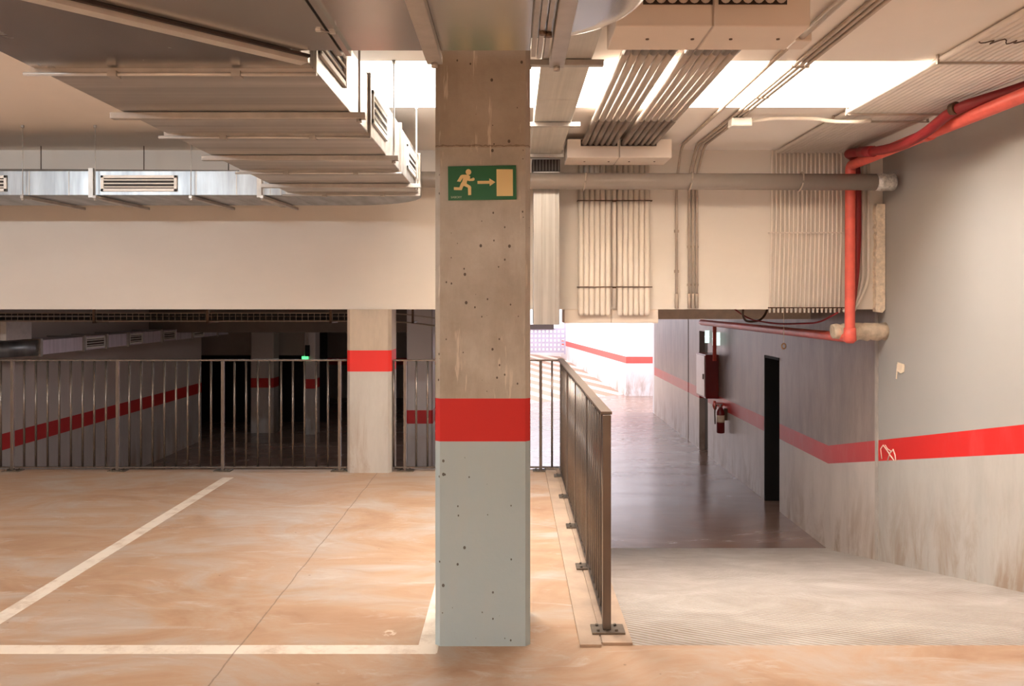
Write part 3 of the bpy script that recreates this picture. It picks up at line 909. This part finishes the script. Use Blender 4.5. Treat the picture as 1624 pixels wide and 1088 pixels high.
pts = [(1.74, 5.89, 2.845), (1.9, 5.88, 2.862), (2.1, 5.88, 2.862), (2.2, 5.86, 2.855), (2.3, 5.80, 2.822), (2.42, 5.74, 2.805), (2.55, 5.74, 2.815)]
tag(MB().tube(pts, .014, 10, bend=.05).build('flexible_conduit', 'white_pipe'), 'wavy ivory conduit from the junction box to the right hand pipe bank', 'conduit')

# ------------------------------------------------------------------ bank of thin conduits at the right
NB = 17
proto = None
for i in range(NB):
    xx = 2.372 + i * .0395
    t = MB().tube([(xx, 1.2, 2.866), (xx, 7.19, 2.866)], .0178, 8)
    wx = 2.33 + i * .0388
    t.tube([(wx, 7.228, 2.888), (wx, 7.228, 2.80), (wx, 7.228, 2.2), (wx - .022, 7.228, 1.43)], .0096, 8, bend=.02)
    o = t.build('thin_conduit', 'white_pipe')
    tag(o, '%s from left in the bank of seventeen thin conduits beside the red pipes' % ORD[i], 'conduit', 'bank of thin ivory conduits at right')
for y, w in ((4.45, 'at the near edge of the skylight'), (5.67, 'just before the far skylight edge'), (5.90, 'just past the skylight')):
    m = MB().box(2.35, 3.05, y, y + .018, 2.838, 2.848)
    for xx in (2.352, 3.042):
        m.box(xx - .005, xx + .005, y, y + .018, 2.838, CEIL)
    tag(m.build('conduit_strap', 'conduit'), 'strap under the right-hand conduit bank on the ceiling, %s' % w, 'strap', 'straps on the conduit bank')
for z, w, mt in ((2.145, 'midway down', 'white_pipe'), (1.475, 'along the bottom edge of', 'tie')):
    m = MB().box(2.30, 2.97, 7.206, 7.216, z - .005, z + .005)
    for xx in (2.303, 2.967):
        m.box(xx - .004, xx + .004, 7.206, 7.25, z - .005, z + .005)
    for i in range(NB):
        m.tube([(2.32 + i * .0388, 7.204, z - .012), (2.323 + i * .0388, 7.214, z)], .006, 6)
    tag(m.build('conduit_strap', mt), 'strap %s the right-hand bank on the back wall' % w, 'strap', 'straps on the conduit bank')
w_ = []
for k in range(60):
    a = k * .62
    w_.append((2.37 + k * .0105 + .012 * math.sin(a), 4.08 + .03 * math.sin(a * 1.7 + .5), 2.838 + .004 * math.cos(a)))
tag(MB().tube(w_, .0034, 5).build('tie_wire', 'tie'), 'dark curly tie wire across the conduit bank at top right', 'wire')
# three pipes left in the corner
for i, (xx, lab) in enumerate(((3.10, 'left'), (3.145, 'middle'), (3.19, 'right'))):
    t = MB().tube([(xx, 7.225, 2.8), (xx, 7.225, 1.72), (xx - .03 - .02 * i, 7.22, 1.55), (xx - .14, 7.21, 1.44)], .014, 8, bend=.12)
    tag(t.build('corner_conduit', 'white_pipe'), '%s of three ivory conduits curling away at the right end of back wall' % lab, 'conduit', 'ivory conduits in the corner')
fm = MB()
pr = []
for k in range(28):
    z = 1.44 + k * (2.4 - 1.44) / 27
    pr.append((3.245 + random.uniform(-.008, .008), z))
pr2 = [(3.325, 2.4), (3.325, 1.46), (3.30, 1.43)]
fm.prism(pr + pr2, 7.19, 7.25, 'y')
tag(fm.build('foam_strip', 'foam'), 'ragged ivory foam strip in the corner beside the right wall', 'foam')

# ------------------------------------------------------------------ red pipes and wrapped pipe
rp = thing('fire_pipe', (2.96, 7.1, 1.16), 'bright red fire pipe along the right wall, down the back wall and into the lane', 'pipe')
MB().tube([(2.96, 1.0, 2.72), (2.96, 7.06, 2.72), (2.955, 7.06, 1.212), (2.965, 12.62, 1.212)], .043, 16, bend=.05).build('pipe', 'red_pipe', rp)
MB().tube([(2.955, 7.06, 1.30), (2.955, 7.06, 1.245), (2.955, 7.06, 1.19), (2.955, 7.06, 1.165)], .052, 16, radii=[.05, .053, .055, .03]).build('elbow_fitting', 'red_pipe', rp)
MB().tube([(2.96, 5.70, 2.72), (2.96, 5.78, 2.72)], .05, 16).build('coupling', 'red_pipe', rp)
MB().tube([(2.965, 12.6, 1.212), (3.20, 12.75, 1.212), (3.20, 12.75, .60)], .03, 12, bend=.06).build('riser', 'red_pipe', rp)
hp = thing('fire_hose_pipe', (3.05, 6.8, 1.3), 'dark red flexible pipe winding above the bright red fire pipe', 'pipe')
path = [(3.09, 1.0, 2.83), px(1624, 139, 4.86), px(1513, 173, 5.25), px(1468, 211, 5.55), px(1430, 231, 5.93), px(1395, 239, 6.3), px(1366, 241, 6.6), (2.88, 6.95, 2.805), (3.03, 7.13, 2.80), (3.05, 7.135, 2.6), (3.05, 7.13, 2.1), (3.03, 7.13, 1.75), (2.98, 7.12, 1.40)]
MB().tube(path, .036, 14, bend=.12).build('pipe', 'dark_red_pipe', hp)
MB().tube([px(1518, 171.0, 5.23), px(1510, 174, 5.27)], .042, 14).build('coupling', 'tie', hp)
MB().tube([px(1365, 241, 6.62), px(1385, 240, 6.4)], .044, 14).build('end_fitting', 'dark_red_pipe', hp)
w_ = MB()
n = 14
rad, pth = [], []
for k in range(n + 1):
    pth.append((2.86 + (RX - 2.86) * k / n, 7.205, 1.262 + .004 * math.sin(k * 2)))
    rad.append(.062 + .016 * math.sin(PI * min(1, k / (n * .5)) / 2) + .005 * math.sin(k * 2.3))
w_.tube(pth, .07, 18, radii=rad)
tag(w_.build('insulated_pipe', 'wrap'), 'stubby wrapped insulated pipe poking into the right wall under the red pipe', 'pipe')
tag(MB().tube([(2.90, 7.19, 1.43), (2.85, 7.5, 1.33), (2.7, 8.2, 1.3), (2.55, 8.7, 1.34), (2.4, 8.95, 1.5)], .008, 8, bend=.3).build('cable', 'dark_red_pipe'), 'thin red cable sagging under the wall edge behind the red pipe', 'cable')
tag(MB().tube([(2.3, 7.8, 1.72), (2.33, 8.2, 1.40), (2.5, 8.6, 1.31), (2.75, 8.8, 1.33), (2.9, 8.9, 1.74)], .012, 8, bend=.3).build('cable', 'tie'), 'dark cable looping down in the lane ceiling behind the conduit bank', 'cable')
rg = thing('hanging_ring', px(1243, 552, 8.2), 'small ring hanging on a string beside the dark doorway', 'ring')
c0 = px(1243, 549, 8.2)
MB().tube([c0 + Vector((.02 * math.cos(t * PI / 8), 0, .027 * math.sin(t * PI / 8))) for t in range(17)], .008, 8).build('ring', 'brass', rg)
MB().tube([c0 + Vector((0, 0, .027)), (c0.x, c0.y, 1.75)], .003, 6).build('string', 'paper', rg)

# ------------------------------------------------------------------ lane wall fittings
cab = thing('hose_cabinet', (3.23, 13.3, -.03), 'dark red fire hose cabinet on the lane wall', 'cabinet')
MB().box(3.12, RX, 13.0, 13.62, -.03, .68).build('body', 'cabinet_red', cab, .01)
MB().box(3.105, 3.122, 13.03, 13.60, .0, .66).build('door', 'cabinet_glare', cab, .004)
MB().box(3.092, 3.106, 13.08, 13.11, .28, .36).build('handle', 'tie', cab)
ex = thing('fire_extinguisher', (3.22, 12.5, -.50), 'red fire extinguisher with pale label hung below the hose cabinet', 'extinguisher')
MB().tube([(3.23, 12.5, -.50), (3.23, 12.5, -.49), (3.23, 12.5, -.18), (3.23, 12.5, -.13), (3.23, 12.5, -.10)], .06, 16, radii=[.05, .062, .062, .045, .022]).build('cylinder', 'cabinet_red', ex)
MB().tube([(3.23, 12.5, -.33), (3.23, 12.5, -.22)], .0635, 16).build('paper_label', 'paper', ex)
MB().tube([(3.23, 12.5, -.10), (3.23, 12.5, -.055)], .016, 10).box(3.17, 3.26, 12.49, 12.51, -.06, -.045).build('valve', 'strut', ex)
MB().tube([(3.17, 12.5, -.06), (3.14, 12.5, -.14), (3.145, 12.5, -.36)], .010, 8, bend=.06).build('hose', 'tie', ex)
MB().box(3.285, RX, 12.47, 12.53, -.30, -.12).build('bracket', 'tie', ex)
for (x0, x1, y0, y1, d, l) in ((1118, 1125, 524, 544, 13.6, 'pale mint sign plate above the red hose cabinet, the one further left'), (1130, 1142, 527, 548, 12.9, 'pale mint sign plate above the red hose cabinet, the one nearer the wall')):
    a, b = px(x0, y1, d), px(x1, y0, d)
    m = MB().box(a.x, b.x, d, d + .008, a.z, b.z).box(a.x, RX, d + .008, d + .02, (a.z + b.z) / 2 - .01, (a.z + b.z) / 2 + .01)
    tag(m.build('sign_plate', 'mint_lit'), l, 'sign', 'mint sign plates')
# two taps below the cabinet
tag(MB().tube([(3.20, 12.75, -.03), (3.20, 12.75, -.10), (3.21, 12.75, -.17)], .03, 12, radii=[.02, .035, .022]).tube([(3.27, 12.65, -.07), (3.27, 12.65, -.13), (3.27, 12.65, -.19)], .03, 12, radii=[.02, .034, .02]).box(3.18, RX, 12.64, 12.76, -.10, -.06).build('hose_valve', 'red_pipe'), 'rounded red hose valve pair hanging under the hose cabinet', 'valve')

# ------------------------------------------------------------------ right wall marks
pp = px(1427, 590, 6.86)
m = MB()
m.prism([(6.84, pp.z + .066), (6.96, pp.z + .076), (6.97, pp.z - .0), (6.90, pp.z - .016), (6.85, pp.z + .0)], RX - .006, RX - .001, 'x')
m.prism([(6.955, pp.z + .06), (6.972, pp.z + .06), (6.995, pp.z - .07), (6.98, pp.z - .07)], RX - .005, RX, 'x')
tag(m.build('paper_scrap', 'paper'), 'torn cream paper scrap stuck on the right wall', 'paper')
sm = MB()
def smear(pts, r=.006):
    q = []
    for x_, y_ in pts:
        d = RX * F / (x_ - 812)
        q.append((RX - .001, d, EYE - (y_ - 480) / F * d))
    sm.tube(q, r, 5)
smear([(1399, 728), (1397, 712), (1401, 706), (1407, 714), (1412, 722), (1418, 730)], .006)
smear([(1408, 731), (1412, 718), (1417, 713), (1420, 722), (1421, 731)], .007)
smear([(1404, 706), (1408, 712), (1414, 716)], .005)
tag(sm.build('paint_smear', 'chalk'), 'pale scratched paint smear on the red band at the right wall corner', 'smear')

# ------------------------------------------------------------------ lower level fittings seen through the left railing
ld = thing('ventilation_duct', (-5.6, 12, .92), 'low duct with alternating panels and grilles along the left wall beyond the railing', 'duct')
def dd(p):
    return -5.4 * F / (p - 812)
for i, (a, b) in enumerate(((65, 131), (169, 201), (228, 256), (280, 304), (325, 344), (345, 362))):
    MB().box(-5.85, -5.4, dd(a), dd(b), .92, 1.09).build('duct_section', 'duct_low', ld, .004)
for a, b in ((133, 168), (203, 227), (257, 279), (305, 324)):
    y0, y1 = dd(a), dd(b)
    MB().box(-5.85, -5.402, y0, y1, .92, 1.09).build('duct_section', 'duct_low', ld)
    grille(ld, -5.402, -5.388, y0 + .03, y1 - .03, .935, 1.075, 'x')
for p in (63, 132, 168, 202, 256, 304, 344):
    MB().box(-5.86, -5.375, dd(p) - .02, dd(p) + .02, .905, 1.105).build('flange', 'strut', ld)
arc = [(-5.85 + .45 * math.cos(t * PI / 20), dd(63) - .45 * math.sin(t * PI / 20) * 1.3) for t in range(11)]
MB().prism(arc + [(-5.85, dd(63))], .92, 1.09, 'z', True).build('duct_elbow', 'duct_bright', ld)
bx = thing('wrapped_duct', (-5.5, 8.5, 1.15), 'brown wrapped duct end hanging above the low duct at far left', 'duct')
MB().box(-5.85, -5.25, 8.3, 8.7, 1.15, 1.33).build('body', 'brown', bx, .01)
MB().box(-5.25, -5.19, 8.28, 8.72, 1.13, 1.35).build('flange', 'strut', bx)
MB().box(-5.55, -5.5, 8.45, 8.5, 1.33, 1.75).build('bracket', 'strut', bx)
tr = thing('cable_tray', (-3.3, 8.1, 1.33), 'wire mesh cable tray under the lower ceiling behind the left railing', 'cable tray')
m = MB()
for (yy, zz) in ((8.0, 1.415), (8.0, 1.335), (8.08, 1.335), (8.16, 1.335), (8.24, 1.335), (8.24, 1.415)):
    m.tube([(-5.84, yy, zz), (-1.25, yy, zz), (-1.0, yy + .05, zz - .02), (-.45, yy + .6, zz - .12)], .0035, 5, bend=.2)
xx = -5.8
while xx < -1.2:
    m.tube([(xx, 8.0, 1.418), (xx, 8.0, 1.332), (xx, 8.24, 1.332), (xx, 8.24, 1.418)], .0025, 4)
    xx += .06
m.build('mesh_basket', 'conduit', tr)
for p in (150, 330, 525, 655):
    x_ = (p - 812) / F * 8.0
    MB().box(x_ - .012, x_ + .012, 7.98, 7.995, 1.318, 1.748).box(x_ - .012, x_ + .012, 7.98, 8.26, 1.316, 1.33).build('bracket', 'tie', tr)
for zz, l in ((1.36, 'thicker'), (1.40, 'thinner')):
    tag(MB().tube([(-5.84, 8.1 + zz - 1.36, zz), (-1.3, 8.1 + zz - 1.36, zz)], .016 if zz < 1.38 else .011, 8).build('cable', 'black'), '%s black cable lying in the wire mesh tray' % l, 'cable', 'cables in the tray')
sg = thing('exit_sign', px(484, 569, 15.9), 'tiny lit green exit sign far back on the lower level', 'sign')
a, b = px(479, 570, 15.9), px(489, 565, 15.9)
MB().box(a.x, b.x, 15.88, 15.9, a.z, b.z).build('panel', 'lit_sign', sg)
MB().box(b.x - .05, b.x + .03, 15.84, 15.9, b.z, b.z + .22).build('housing', 'black', sg)
MB().box(b.x - .02, b.x + .01, 15.86, 15.9, b.z + .22, 1.75).build('stem', 'strut', sg)

# ------------------------------------------------------------------ garage gate in the exit court
gt = thing('garage_gate', (.9, 31, -.35), 'pale perforated tilting garage gate at the top of the exit ramp', 'gate')
m = MB()
gx0, gx1, gz0, gz1 = -.2, 2.0, -.36, .50
px_ = .148
nx = int((gx1 - gx0) / px_)
for i in range(nx + 1):
    xx = gx0 + i * px_
    m.box(xx - .035, xx + .035, 31, 31.04, gz0, gz1)
for k in range(6):
    z = gz0 + (gz1 - gz0) * k / 5
    m.box(gx0, gx1 + .035, 31.001, 31.039, z - .04, z + .04)
m.build('perforated_panel', 'gate', gt)
MB().box(2.0, 2.06, 30.97, 31.07, gz0 - .1, .9).build('frame', 'gate', gt)
MB().box(-.2, 1.6, 30.9, 31.0, .50, .68).build('header', 'dark', gt)
